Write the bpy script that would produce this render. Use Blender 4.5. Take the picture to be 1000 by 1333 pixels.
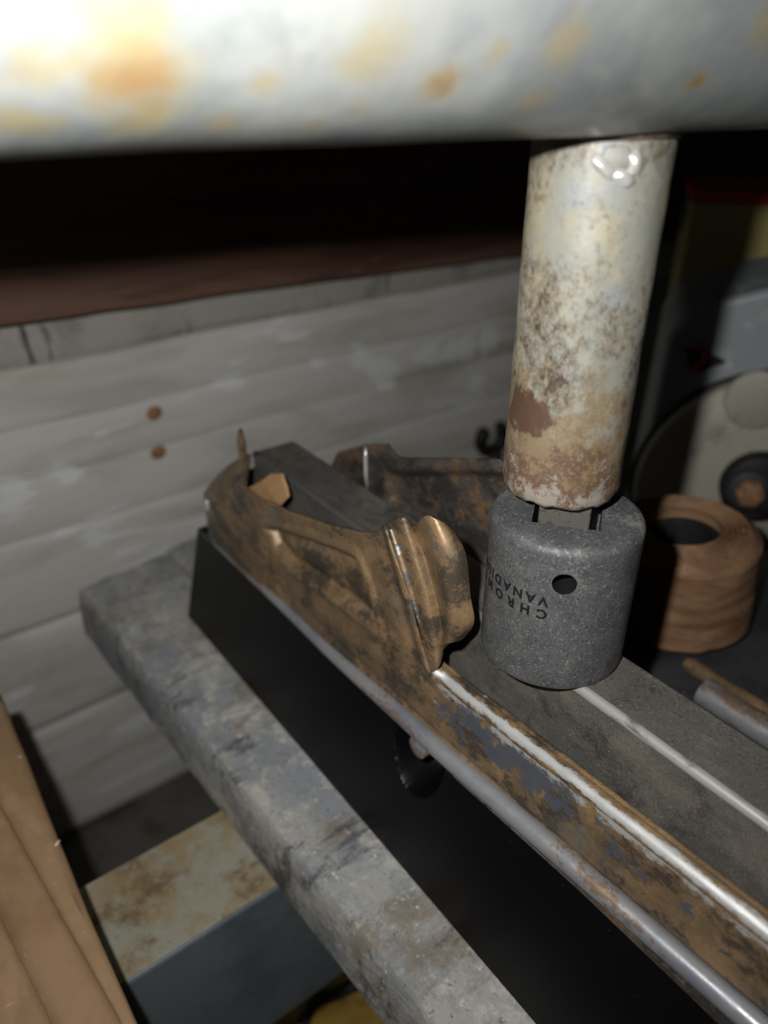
import bpy, bmesh, math, random
from mathutils import Vector, Matrix, noise

# ------------------------------------------------------------------ scene / camera / light
scene = bpy.context.scene
for o in list(bpy.data.objects):
    bpy.data.objects.remove(o)
C = scene.collection
HZ = 450.0                      # camera height above the floor, mm.  All modelling below is in mm, camera at (0,0,0)
def W(p):                       # mm -> metres, floor at z = 0
    return Vector((p[0] * .001, p[1] * .001, (p[2] + HZ) * .001))

FPX, CX, CY = 1000.0, 500.0, 666.5
PIT, AZ = math.radians(30), math.radians(36.8)
RT = Vector((math.cos(AZ), -math.sin(AZ), 0))
FW = Vector((math.sin(AZ) * math.cos(PIT), math.cos(AZ) * math.cos(PIT), -math.sin(PIT)))
UP = RT.cross(FW)

cam_d = bpy.data.cameras.new('camera')
cam = bpy.data.objects.new('camera', cam_d)
C.objects.link(cam)
cam.matrix_world = Matrix.Translation(W((0, 0, 0))) @ Matrix((RT, UP, -FW)).transposed().to_4x4()
cam_d.sensor_fit = 'VERTICAL'
cam_d.sensor_height = 36.0
cam_d.sensor_width = 27.0
cam_d.lens = 36.0 * FPX / 1333.0
cam_d.clip_start = .005
cam_d.clip_end = 20
cam_d.dof.use_dof = True
cam_d.dof.focus_distance = .186
cam_d.dof.aperture_fstop = 9.0
scene.camera = cam

scene.view_settings.view_transform = 'Standard'
scene.view_settings.look = 'None'
scene.view_settings.gamma = 1.0
scene.view_settings.use_curve_mapping = False
scene.view_settings.exposure = 0.0

world = bpy.data.worlds.new('dim_workshop')
scene.world = world
world.use_nodes = True
world.node_tree.nodes['Background'].inputs['Color'].default_value = (.9, .95, 1.0, 1)
world.node_tree.nodes['Background'].inputs['Strength'].default_value = .006

# the phone's flash, a small lamp beside the lens
fl_d = bpy.data.lights.new('flash_lamp', 'SPOT')      # an LED flash throws a wide soft cone
fl_d.spot_size = math.radians(136); fl_d.spot_blend = 1.0
fl_d.energy = 2.35
fl_d.color = (1.0, .98, .945)
fl_d.shadow_soft_size = .003
fl = bpy.data.objects.new('flash_lamp', fl_d)
C.objects.link(fl)
fl.matrix_world = Matrix.Translation(W(RT * -23 + UP * 19)) @ Matrix((RT, UP, -FW)).transposed().to_4x4()

random.seed(7)

# ------------------------------------------------------------------ pixel -> point helpers (mm)
def ray(x, y): return FW + RT * ((x - CX) / FPX) - UP * ((y - CY) / FPX)
def onx(x, y, X): d = ray(x, y); return d * (X / d.x)
def ony(x, y, Y): d = ray(x, y); return d * (Y / d.y)
def onz(x, y, Z): d = ray(x, y); return d * (Z / d.z)
def dep(x, y, z): return ray(x, y) * z
def sst(a, b, x):
    t = min(1, max(0, (x - a) / (b - a))) if a != b else float(x > a)
    return t * t * (3 - 2 * t)
def lerp_tab(tab, x):
    if x <= tab[0][0]: return tab[0][1]
    for (a, u), (b, v) in zip(tab, tab[1:]):
        if x <= b: return u + (v - u) * (x - a) / (b - a)
    return tab[-1][1]

# ------------------------------------------------------------------ materials
def lin(r, g, b):
    f = lambda c: (c / 255 / 12.92) if c / 255 <= .04045 else ((c / 255 + .055) / 1.055) ** 2.4
    return (f(r), f(g), f(b), 1)

class Mat:
    def __init__(s, name, base, rough=.5, metal=0.0, spec=.5):
        m = bpy.data.materials.new(name); m.use_nodes = True
        s.m = m; s.nt = m.node_tree; s.N = s.nt.nodes; s.L = s.nt.links
        s.b = s.N['Principled BSDF']
        s.b.inputs['Metallic'].default_value = metal
        s.b.inputs['Roughness'].default_value = rough
        s.b.inputs['Specular IOR Level'].default_value = spec
        s.tc = s.N.new('ShaderNodeTexCoord').outputs['Object']
        s.col = None; s.base = base
        s.b.inputs['Base Color'].default_value = base
        s.rough = rough
    def vec(s, sc=(1, 1, 1), rot=(0, 0, 0), off=(0, 0, 0)):
        n = s.N.new('ShaderNodeMapping')
        n.inputs['Scale'].default_value = sc; n.inputs['Rotation'].default_value = rot; n.inputs['Location'].default_value = off
        s.L.new(s.tc, n.inputs['Vector']); return n.outputs[0]
    def noise(s, scale, detail=4, rough=.6, dist=0, stretch=None, off=(0, 0, 0), rot=(0, 0, 0)):
        n = s.N.new('ShaderNodeTexNoise')
        n.inputs['Scale'].default_value = scale; n.inputs['Detail'].default_value = detail
        n.inputs['Roughness'].default_value = rough; n.inputs['Distortion'].default_value = dist
        s.L.new(s.vec(stretch or (1, 1, 1), rot, off), n.inputs['Vector'])
        return n.outputs['Fac']
    def voro(s, scale, feature='F1', off=(0, 0, 0), stretch=(1, 1, 1)):
        n = s.N.new('ShaderNodeTexVoronoi'); n.feature = feature
        n.inputs['Scale'].default_value = scale
        s.L.new(s.vec(stretch, off=off), n.inputs['Vector']); return n.outputs['Distance']
    def step(s, v, a, b, lo=0.0, hi=1.0):
        n = s.N.new('ShaderNodeMapRange'); n.interpolation_type = 'SMOOTHSTEP'
        n.inputs['From Min'].default_value = a; n.inputs['From Max'].default_value = b
        n.inputs['To Min'].default_value = lo; n.inputs['To Max'].default_value = hi
        s.L.new(v, n.inputs['Value']); return n.outputs[0]
    def math(s, op, a, b=None):
        n = s.N.new('ShaderNodeMath'); n.operation = op
        for i, v in enumerate((a, b)):
            if v is None: continue
            if isinstance(v, (int, float)): n.inputs[i].default_value = v
            else: s.L.new(v, n.inputs[i])
        return n.outputs[0]
    def attr(s, name):
        n = s.N.new('ShaderNodeAttribute'); n.attribute_name = name; return n.outputs['Fac']
    def sep(s):
        n = s.N.new('ShaderNodeSeparateXYZ'); s.L.new(s.tc, n.inputs[0]); return n.outputs
    def dist(s, p):
        n = s.N.new('ShaderNodeVectorMath'); n.operation = 'DISTANCE'
        n.inputs[1].default_value = p; s.L.new(s.tc, n.inputs[0]); return n.outputs['Value']
    def over(s, col, fac):
        n = s.N.new('ShaderNodeMix'); n.data_type = 'RGBA'
        if isinstance(fac, (int, float)): n.inputs[0].default_value = fac
        else: s.L.new(fac, n.inputs[0])
        if s.col is None: n.inputs[6].default_value = s.base
        else: s.L.new(s.col, n.inputs[6])
        n.inputs[7].default_value = col
        s.col = n.outputs[2]; return s
    def roughness(s, fac, lo, hi):
        s.L.new(s.step(fac, .3, .7, lo, hi), s.b.inputs['Roughness'])
    def metal_from(s, fac, lo, hi):
        s.L.new(s.step(fac, 0, 1, lo, hi), s.b.inputs['Metallic'])
    def bump(s, h, strength, dist=.0005):
        n = s.N.new('ShaderNodeBump'); n.inputs['Strength'].default_value = strength; n.inputs['Distance'].default_value = dist
        s.L.new(h, n.inputs['Height'])
        if s.b.inputs['Normal'].is_linked:
            s.L.new(s.b.inputs['Normal'].links[0].from_socket, n.inputs['Normal'])
        s.L.new(n.outputs[0], s.b.inputs['Normal'])
    def done(s):
        if s.col is not None: s.L.new(s.col, s.b.inputs['Base Color'])
        return s.m

M = {}
def rust_metal(name, base, dark, orange, bare, k_dark=.5, k_bare=.62, metal=.3, off=0):
    t = Mat(name, base, .42, metal)
    o = (off, off * 1.7, -off)
    fine = t.noise(520, 10, .82, 0, (1, .7, 1), off=o, rot=(.6, 0, 0))
    t.over(orange, t.step(t.math('ADD', t.noise(110, 6, .7, .2, off=o), t.math('MULTIPLY', fine, .6)), .72, .94, 0, .9))
    t.over(dark, t.step(t.math('ADD', t.noise(58, 5, .65, .2, (1, .8, 1.2), off=o), t.math('MULTIPLY', fine, .75)), k_dark + .33, k_dark + .45, 0, .9))
    t.over(bare, t.step(t.math('ADD', t.noise(44, 6, .7, .2, (1, .6, 1), off=(o[0] + .3, .1, .2)), t.math('MULTIPLY', fine, .6)), k_bare + .25, k_bare + .38, 0, .8))
    t.over(lin(44, 39, 35), t.step(t.noise(1100, 5, .75, off=o), .56, .70, 0, .7))
    t.over(lin(176, 152, 120), t.step(t.noise(1400, 4, .75, off=(o[0], .3, .3)), .58, .72, 0, .5))
    t.over(dark, t.step(t.math('ADD', t.attr('panel_dark'), t.math('ADD', t.math('MULTIPLY', fine, .9), t.math('MULTIPLY', t.noise(150, 5, .65, .1, (1, .6, .5), off=o, rot=(.5, 0, 0)), .9))), 1.22, 1.40, 0, .85))
    # blue heat tint and worn metal with ridge highlights put into the colour (painted per vertex with a ragged edge)
    rag = t.math('MULTIPLY', t.math('SUBTRACT', t.noise(260, 8, .75, 0, (1, .6, 1), off=(.2, o[0], 0)), .5), 1.8)
    blo = t.math('MULTIPLY', t.math('SUBTRACT', t.noise(110, 6, .7, .2, off=(.5, o[0], .1)), .5), 3.2)
    t.over(lin(86, 95, 108), t.step(t.math('ADD', t.attr('tint'), t.math('ADD', rag, blo)), .45, .62, 0, .85))
    t.over(lin(186, 188, 188), t.step(t.math('ADD', t.attr('wear_shine'), rag), .50, .78, 0, .95))
    t.roughness(t.noise(120, 5), .30, .50)
    t.bump(fine, .3, .0003)
    return t.done()
M['rust'] = rust_metal('rusted_sheet_steel', lin(126, 105, 80), lin(70, 65, 58), lin(158, 130, 96), lin(118, 117, 112), .51, .63)
M['tab'] = rust_metal('rust_lit_tab', lin(172, 136, 98), lin(120, 98, 78), lin(190, 150, 108), lin(150, 140, 130), .58, .66, .1, .5)  # lighter copy of the rust, flash light on the tab put into its colour
M['rust_dark'] = rust_metal('dark_rusted_steel', lin(82, 78, 74), lin(52, 52, 54), lin(130, 102, 76), lin(112, 100, 86), .50, .60, .25, .37)
M['rust_blue'] = rust_metal('heat_tinted_rusted_steel', lin(140, 100, 68), lin(82, 86, 100), lin(160, 116, 76), lin(70, 74, 92), .50, .60, .45, .21)
t = Mat('worn_bare_steel', lin(150, 152, 156), .36, .35)
t.over(lin(132, 104, 76), t.step(t.math('ADD', t.noise(70, 6, .7, .5, (1, .4, 1)), t.math('MULTIPLY', t.noise(600, 5, .7), .4)), .74, .82, 0, .85))
t.over(lin(112, 120, 138), t.step(t.noise(50, 4, .6, 0, (1, .4, 1), (.2, 0, 0)), .52, .68, 0, .7))
t.over(lin(70, 60, 54), t.step(t.noise(900, 4, .7), .64, .74, 0, .7))
t.roughness(t.noise(300, 4), .30, .48); t.bump(t.noise(1500, 3), .12, .0002)
M['bare'] = t.done()
t = Mat('corner_highlight', lin(158, 158, 154), .38, .2); t.over(lin(96, 94, 90), t.step(t.noise(220, 7, .75, .3, (1, .3, 1)), .52, .66, 0, .8)); t.over(lin(82, 80, 76), t.step(t.sep()[1], .010, .075, 0, .9)); M['edge'] = t.done()  # bar corner highlight put into the colour, fading towards the far end
t = Mat('bright_steel', lin(196, 196, 192), .3, .45); t.bump(t.noise(900, 3), .2, .0002); M['bright'] = t.done()

t = Mat('galvanised_paint', lin(115, 120, 120), .40, .0, .5)              # overhead beam
t.over(lin(134, 137, 135), t.step(t.noise(28, 4, .6), .45, .65))
t.over(lin(104, 109, 116), t.step(t.noise(40, 5, .6, off=(.3, .1, 0)), .50, .72))
t.over(lin(134, 126, 104), t.step(t.noise(45, 6, .65, .4, off=(.1, .5, .3)), .56, .78))
BEAM = t                                                                  # rust spots are added with the beam
t = Mat('zinc_with_grime', lin(140, 140, 131), .42, .12)                   # ram rod
g = t.noise(620, 8, .78, .1, (1, 1, .7), rot=(.5, .2, 0))
g2 = t.noise(62, 7, .7, .2, off=(.2, .2, .1), rot=(0, .5, 0))
t.over(lin(156, 149, 126), t.step(t.noise(90, 5, .6, off=(.4, 0, 0)), .46, .62, 0, .8))
t.over(lin(136, 142, 146), t.step(t.noise(80, 8, .7, off=(0, .7, 0)), .54, .66, 0, .7))
gg = t.math('ADD', t.math('MULTIPLY', g, .9), t.math('MULTIPLY', g2, .8))
t.over(lin(96, 84, 66), t.step(gg, .79, .99, 0, .8))
t.over(lin(62, 50, 40), t.step(gg, .95, 1.06, 0, .9))
ROD = t

t = Mat('phosphate_steel', lin(76, 78, 80), .48, .15)                     # socket
t.over(lin(98, 100, 100), t.step(t.noise(120, 10, .84), .42, .66))
t.over(lin(128, 130, 128), t.step(t.math('ADD', t.noise(60, 5, .6, off=(.7, .1, .4)), t.math('MULTIPLY', t.noise(1300, 6, .8), .6)), .86, 1.0, 0, .8))
t.over(lin(72, 72, 74), t.step(t.noise(150, 8, .78, .4, off=(.3, 0, .2)), .50, .68, 0, .8))
t.over(lin(150, 150, 145), t.step(t.noise(1500, 4, .7), .54, .70, 0, .75))
t.over(lin(44, 43, 43), t.step(t.noise(1300, 4, .7, off=(.5, 0, 0)), .54, .68, 0, .75))
t.over(lin(88, 66, 52), t.step(t.dist((.001, -.0186, .004)), .0020, .0010))
t.bump(t.noise(1500, 4), .35, .0002); t.roughness(t.noise(200, 4), .42, .62)
M['socket'] = t.done()
t = Mat('stamped_black', lin(26, 26, 28), .6, .2); t.bump(t.noise(2000, 2), .2, .0001); M['stamp'] = t.done()
t = Mat('drive_steel', lin(88, 87, 82), .55, .2)
t.over(lin(66, 62, 56), t.step(t.noise(500, 5, .7), .52, .62)); M['drive'] = t.done()

t = Mat('mill_scale', lin(94, 92, 88), .40, .2)                           # square bar
t.over(lin(118, 114, 106), t.step(t.noise(60, 10, .8, .1, (1, .6, 1)), .45, .62, 0, .8))
t.over(lin(60, 57, 54), t.step(t.noise(80, 8, .75, .3, (1, .7, 1), (.3, 0, 0)), .50, .68, 0, .8))
t.over(lin(150, 148, 138), t.step(t.noise(1400, 4, .7), .55, .72, 0, .7))
t.over(lin(40, 38, 36), t.step(t.noise(1500, 4, .7, off=(.4, .2, 0)), .54, .70, 0, .7))
t.roughness(t.noise(160, 5), .34, .52); t.bump(t.noise(1200, 4), .25, .0002)
M['scale'] = t.done()

t = Mat('black_printed_plastic', lin(9, 9, 12), .36, 0, .3)
zz = t.sep()[2]
w = t.N.new('ShaderNodeTexWave'); w.bands_direction = 'Z'; w.inputs['Scale'].default_value = 1100; t.L.new(t.tc, w.inputs['Vector'])
t.bump(w.outputs['Fac'], .12, .0001)
t.over(lin(70, 70, 70), t.step(t.noise(900, 2, .5), .76, .80))
M['plastic'] = t.done()
t = Mat('plastic_highlight', lin(84, 86, 92), .3, 0, .5); t.over(lin(22, 22, 25), t.step(t.noise(900, 4, .7, 0, (1, .3, 1)), .5, .64)); M['pedge'] = t.done()  # highlight of the block's rim, painted as a lighter colour
t = Mat('glossy_black_plastic', lin(18, 18, 20), .16, 0, .6); t.bump(t.noise(600, 2), .1, .0002); M['gloss'] = t.done()

t = Mat('weathered_grey_timber', lin(166, 166, 162), .75, 0, .3)
t.over(lin(138, 143, 150), t.step(t.noise(26, 11, .8, .1, (1, .6, 1)), .45, .56, 0, .9))
t.over(lin(196, 194, 186), t.step(t.noise(50, 11, .82, .1, (1, .7, 1), (.2, 0, 0)), .50, .60, 0, .85))
t.over(lin(130, 120, 106), t.step(t.noise(22, 10, .8, .15, (.7, 1.3, 1), (.6, 0, 0)), .50, .62, 0, .85))
t.over(lin(78, 79, 84), t.step(t.noise(30, 10, .8, .15, (.6, 1.5, 1), (.1, .4, 0)), .53, .62, 0, .85))
t.over(lin(222, 220, 212), t.step(t.noise(300, 6, .75), .58, .68, 0, .85))
t.over(lin(70, 68, 66), t.step(t.noise(520, 5, .7, off=(.3, .3, 0)), .58, .70, 0, .75))
t.bump(t.noise(260, 6, .7, 0, (1.5, .4, 1.5)), .5, .0012)
M['timber'] = t.done()

t = Mat('whitewashed_plank', lin(220, 219, 214), .8, 0, .2)
t.over(lin(192, 190, 180), t.step(t.noise(12, 6, .6, .6, (.5, 1, 2.2)), .44, .64))
t.over(lin(236, 238, 240), t.step(t.noise(16, 5, .6, .5, (.5, 1, 2.2), (.4, .2, .3)), .60, .64, 0, .9))
t.over(lin(168, 164, 154), t.step(t.noise(9, 6, .65, .8, (.6, 1, 2.6), (.9, .1, .2)), .58, .76))
t.bump(t.noise(40, 7, .65, .4, (.4, 1, 1.6)), .35, .003)
wb = t.math('MULTIPLY', t.math('SUBTRACT', t.noise(60, 8, .75, 0, (.5, 1, 1.6)), .5), .055)
for (x, y, rr) in ((470, 467, 8), (505, 486, 12), (488, 489, 9), (610, 450, 12), (635, 445, 12), (590, 455, 9), (415, 478, 6), (88, 622, 9), (20, 650, 12), (300, 500, 8), (620, 500, 10)):
    p_ = ony(x, y, 399); p_ = Vector((p_.x, p_.y - 404, p_.z + 450)) * .001
    t.over(lin(240, 242, 244), t.step(t.math('ADD', t.dist(p_), wb), rr * .001, rr * .0007, 0, .85))
M['white'] = t.done()
t = Mat('streaked_render', lin(176, 174, 166), .85, 0, .2)
t.over(lin(150, 148, 142), t.step(t.noise(20, 6, .65, .5), .48, .64))
t.over(lin(78, 80, 84), t.step(t.noise(60, 4, .6, .3, (1.2, 1, .18)), .60, .70))
t.bump(t.noise(60, 7, .65), .5, .003)
M['render'] = t.done()
t = Mat('dark_brown_timber', lin(112, 84, 70), .65, 0, .35)
t.over(lin(88, 62, 54), t.step(t.noise(30, 7, .7, .6, (.2, 1, 2)), .46, .62))
t.over(lin(140, 108, 88), t.step(t.noise(60, 7, .7, .4, (.15, 1, 2.5), (.4, 0, 0)), .60, .70))
t.bump(t.noise(80, 7, .7, 0, (.15, 1, 2)), .6, .002)
M['brown'] = t.done()
t = Mat('rust_nail', lin(170, 128, 92), .8, 0); t.over(lin(130, 96, 70), t.step(t.noise(500, 4), .45, .6)); M['nail'] = t.done()

t = Mat('rusty_primed_steel', lin(158, 158, 144), .55, .1)                  # frame rail
t.over(lin(150, 128, 88), t.step(t.noise(38, 10, .8, .1), .43, .60, 0, .8))
t.over(lin(108, 84, 58), t.step(t.noise(42, 10, .8, .1, off=(.3, .1, .4)), .50, .64, 0, .85))
t.over(lin(66, 52, 40), t.step(t.noise(80, 9, .8, .1, off=(.7, .1, .4)), .60, .70))
t.bump(t.noise(260, 6), .4, .0008); M['rail_top'] = t.done()
t = Mat('blue_grey_steel', lin(122, 130, 136), .5, .3)
t.over(lin(98, 106, 112), t.step(t.noise(24, 9, .75, .1), .44, .66, 0, .8))
t.over(lin(134, 132, 124), t.step(t.noise(30, 6, .65, .4, (.6, 1, 1.4), (.4, 0, .2)), .60, .74))
M['rail_side'] = t.done()

t = Mat('kraft_cardboard', lin(156, 128, 98), .8, 0, .25)
t.over(lin(144, 115, 86), t.step(t.noise(40, 5, .6, .4), .44, .64))
t.over(lin(168, 139, 108), t.step(t.noise(70, 5, .6, .3, (1, .4, 1), (.2, .1, 0)), .54, .70))
t.over(lin(188, 164, 134), t.step(t.noise(420, 3, .6, 0, (1, .16, 1), rot=(0, 0, .8)), .69, .73))
t.over(lin(126, 98, 70), t.step(t.noise(700, 8, .8), .55, .72, 0, .45))
t.over(lin(192, 166, 134), t.step(t.noise(520, 4, .7, 0, (.15, 1, 1), rot=(0, 0, .5), off=(.3, 0, 0)), .68, .73, 0, .7))
t.bump(t.noise(900, 6, .7), .4, .0004); M['kraft'] = t.done()
t = Mat('torn_paper', lin(214, 190, 158), .9, 0, .2); t.bump(t.noise(900, 4), .4, .0003); M['paper'] = t.done()

t = Mat('rusty_strapping', lin(140, 108, 80), .65, .1)
t.over(lin(118, 86, 62), t.step(t.noise(40, 6, .7, .6, (1, 1, 3)), .44, .62))
t.over(lin(158, 126, 96), t.step(t.noise(70, 6, .7, .6, (1, 1, 2.4), (.3, 0, 0)), .55, .70))
t.bump(t.noise(300, 5, .6, 0, (1, 1, 4)), .5, .0008); M['roll'] = t.done()
t = Mat('grey_casting', lin(176, 174, 160), .6, .1)
t.over(lin(138, 136, 126), t.step(t.noise(24, 5, .65, .6), .52, .64))
t.over(lin(196, 194, 182), t.step(t.noise(30, 5, .65, .6, off=(.4, 0, 0)), .54, .68))
t.bump(t.noise(120, 5), .3, .001); M['casting'] = t.done()
t = Mat('blue_grey_paint', lin(158, 164, 168), .5, .1)
t.over(lin(186, 190, 194), t.step(t.noise(26, 5, .65, .8), .56, .62)); M['bluepaint'] = t.done()
t = Mat('black_rubber', lin(26, 26, 28), .6, 0); t.over(lin(44, 44, 46), t.step(t.noise(120, 4), .5, .65)); M['black'] = t.done()
t = Mat('red_plastic', lin(190, 50, 42), .5, 0); t.over(lin(150, 40, 36), t.step(t.noise(90, 4), .5, .65)); M['red'] = t.done()
t = Mat('olive_yellow_card', lin(172, 160, 100), .7, 0)
t.over(lin(176, 164, 96), t.step(t.noise(18, 4), .5, .7))
t.over(lin(52, 48, 36), t.step(t.noise(22, 3, .5, 1.4, (1, 1, .5), (.13, .2, .1)), .57, .61)); M['yellow'] = t.done()  # dark strokes paint branch shadows into the card's colour
t = Mat('yellow_sack', lin(170, 138, 62), .6, 0)
t.over(lin(126, 98, 48), t.step(t.noise(30, 5, .6, .5), .46, .64)); t.bump(t.noise(40, 4), .5, .004); M['sack'] = t.done()
t = Mat('dark_steel_plate', lin(70, 72, 76), .5, .3)
t.over(lin(48, 50, 54), t.step(t.noise(30, 6, .65, .4), .46, .62))
t.over(lin(112, 108, 100), t.step(t.noise(120, 5, .65), .62, .72)); t.bump(t.noise(300, 5), .3, .0006); M['plate'] = t.done()
t = Mat('dirty_concrete', lin(104, 102, 96), .9, 0, .2)
t.over(lin(72, 70, 66), t.step(t.noise(14, 6, .65, .4), .46, .64)); t.bump(t.noise(90, 6), .5, .003); M['floor'] = t.done()

# ------------------------------------------------------------------ object helpers
def put_attr(o, name, vals):
    a = o.data.attributes.new(name, 'FLOAT', 'POINT')
    for d_, v_ in zip(a.data, vals): d_.value = v_
def link(name, me, mat, parent=None, origin=(0, 0, 0), smooth=None):
    o = bpy.data.objects.new(name, me)
    C.objects.link(o)
    me.materials.append(mat)
    if smooth is not None:
        for p in me.polygons: p.use_smooth = True
        if smooth < 180:
            me.set_sharp_from_angle(angle=math.radians(smooth))
    if parent is not None: o.parent = parent
    return o
def tag(o, label, cat, group=None, kind=None):
    if label: o['label'] = label
    if cat: o['category'] = cat
    if group: o['group'] = group
    if kind: o['kind'] = kind
    return o
def thing(name, origin, label, cat, group=None):
    o = bpy.data.objects.new(name, None); C.objects.link(o)
    o.empty_display_size = .02
    o.location = W(origin); o['mm'] = list(origin)
    return tag(o, label, cat, group)
def struct(o): o['kind'] = 'structure'; return o
def origin_of(parent):
    if parent is None: return None
    return Vector(parent['mm'])
def mesh(name, verts, faces, mat, parent=None, origin=None, smooth=None):
    """verts in mm (camera frame); origin mm = object origin; children use the origin of their thing"""
    po = origin_of(parent)
    org = Vector(origin) if origin is not None else (po if po is not None else Vector((0, 0, 0)))
    me = bpy.data.meshes.new(name)
    me.from_pydata([((Vector(v) - org) * .001)[:] for v in verts], [], faces)
    bm = bmesh.new(); bm.from_mesh(me)
    bmesh.ops.recalc_face_normals(bm, faces=bm.faces) if CLOSED[0] else None
    bm.to_mesh(me); bm.free()
    me.update()
    o = link(name, me, mat, parent, smooth=smooth)
    o.location = ((org - po) * .001) if po is not None else W(org)
    o['mm'] = list(org)
    return o
CLOSED = [True]
def box_vf(x0, x1, y0, y1, z0, z1):
    v = [(x, y, z) for x in (x0, x1) for y in (y0, y1) for z in (z0, z1)]
    f = [(0, 1, 3, 2), (4, 6, 7, 5), (0, 4, 5, 1), (2, 3, 7, 6), (0, 2, 6, 4), (1, 5, 7, 3)]
    return v, f
def bevel(o, w, seg=3, ang=35):
    m = o.modifiers.new('bevel', 'BEVEL'); m.width = w * .001; m.segments = seg
    m.harden_normals = True; m.limit_method = 'ANGLE'; m.angle_limit = math.radians(ang)
    for p in o.data.polygons: p.use_smooth = True
    o.data.set_sharp_from_angle(angle=math.radians(50))
    return o
def box(name, b, mat, parent=None, origin=None, bev=0, seg=3):
    v, f = box_vf(*b)
    if origin is None and parent is None: origin = ((b[0] + b[1]) / 2, (b[2] + b[3]) / 2, b[4])
    o = mesh(name, v, f, mat, parent, origin)
    if bev: bevel(o, bev, seg)
    return o
def grid_vf(pts, closed_u=False):
    """pts[i][j] -> verts, quads"""
    n, m = len(pts), len(pts[0])
    v = [p for row in pts for p in row]
    f = []
    for i in range(n if closed_u else n - 1):
        k = (i + 1) % n
        for j in range(m - 1):
            f.append((i * m + j, k * m + j, k * m + j + 1, i * m + j + 1))
    return v, f
def frame_of(d):
    d = Vector(d).normalized()
    a = Vector((0, 0, 1)) if abs(d.z) < .9 else Vector((1, 0, 0))
    n = d.cross(a).normalized(); return d, n, n.cross(d)
def tube_vf(path, rad, seg=16, caps=True):
    """swept tube through path (mm), rad number or list"""
    rings = []; n = len(path)
    for i, p in enumerate(path):
        d = Vector(path[min(i + 1, n - 1)]) - Vector(path[max(i - 1, 0)])
        if i == 0: _, nn, bb = frame_of(d)
        else:
            d.normalize(); nn = (nn - d * nn.dot(d)).normalized(); bb = nn.cross(d)
        r = rad[i] if isinstance(rad, (list, tuple)) else rad
        rings.append([Vector(p) + (nn * math.cos(2 * math.pi * k / seg) + bb * math.sin(2 * math.pi * k / seg)) * r for k in range(seg)])
    v = [q for ring in rings for q in ring]; f = []
    for i in range(n - 1):
        for k in range(seg):
            f.append((i * seg + k, i * seg + (k + 1) % seg, (i + 1) * seg + (k + 1) % seg, (i + 1) * seg + k))
    if caps:
        f.append(tuple(range(seg - 1, -1, -1))); f.append(tuple((n - 1) * seg + k for k in range(seg)))
    return v, f
def tube(name, path, rad, mat, parent=None, origin=None, seg=16, smooth=50):
    v, f = tube_vf(path, rad, seg)
    return mesh(name, v, f, mat, parent, origin, smooth)
def lathe_vf(c, prof, seg=64, fn=None):
    """prof = list of (r, z) about vertical axis through c; closed at both ends when r=0"""
    v = []; f = []
    for (r, z) in prof:
        for k in range(seg):
            a = 2 * math.pi * k / seg
            rr, zz = (r, z) if fn is None else fn(r, z, a)
            v.append((c[0] + rr * math.cos(a), c[1] + rr * math.sin(a), c[2] + zz))
    for i in range(len(prof) - 1):
        for k in range(seg):
            f.append((i * seg + k, i * seg + (k + 1) % seg, (i + 1) * seg + (k + 1) % seg, (i + 1) * seg + k))
    f.append(tuple(range(seg - 1, -1, -1))); f.append(tuple((len(prof) - 1) * seg + k for k in range(seg)))
    return v, f
def solid(o, t, offset=0):
    m = o.modifiers.new('thickness', 'SOLIDIFY'); m.thickness = t * .001; m.offset = offset
    return o
def prism(name, poly, axis_vec, mat, parent=None, origin=None, bev=0):
    """poly = list of 3D mm points (planar), extruded by axis_vec"""
    n = len(poly); v = [Vector(p) for p in poly] + [Vector(p) + Vector(axis_vec) for p in poly]
    f = [tuple(range(n)), tuple(range(2 * n - 1, n - 1, -1))] + [(i, i + n, (i + 1) % n + n, (i + 1) % n) for i in range(n)]
    o = mesh(name, v, f, mat, parent, origin)
    if bev: bevel(o, bev, 2)
    return o
def catmull(P, n):
    """smooth resample of a list of vectors to n points"""
    P = [Vector(p) for p in P]; out = []
    for i in range(n):
        t = i / (n - 1) * (len(P) - 1); k = min(int(t), len(P) - 2); u = t - k
        p0, p1, p2, p3 = P[max(k - 1, 0)], P[k], P[k + 1], P[min(k + 2, len(P) - 1)]
        out.append(.5 * ((2 * p1) + (p2 - p0) * u + (2 * p0 - 5 * p1 + 4 * p2 - p3) * u * u + (3 * p1 - p0 - 3 * p2 + p3) * u ** 3))
    return out
def patch(curves, nu, nv):
    rows = [catmull(c, nv) for c in curves]
    cols = [catmull([r[j] for r in rows], nu) for j in range(nv)]
    return [[cols[j][i] for j in range(nv)] for i in range(nu)]
def nz(x, y, z, s=1.0): return noise.noise(Vector((x * s, y * s, z * s)))

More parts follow.
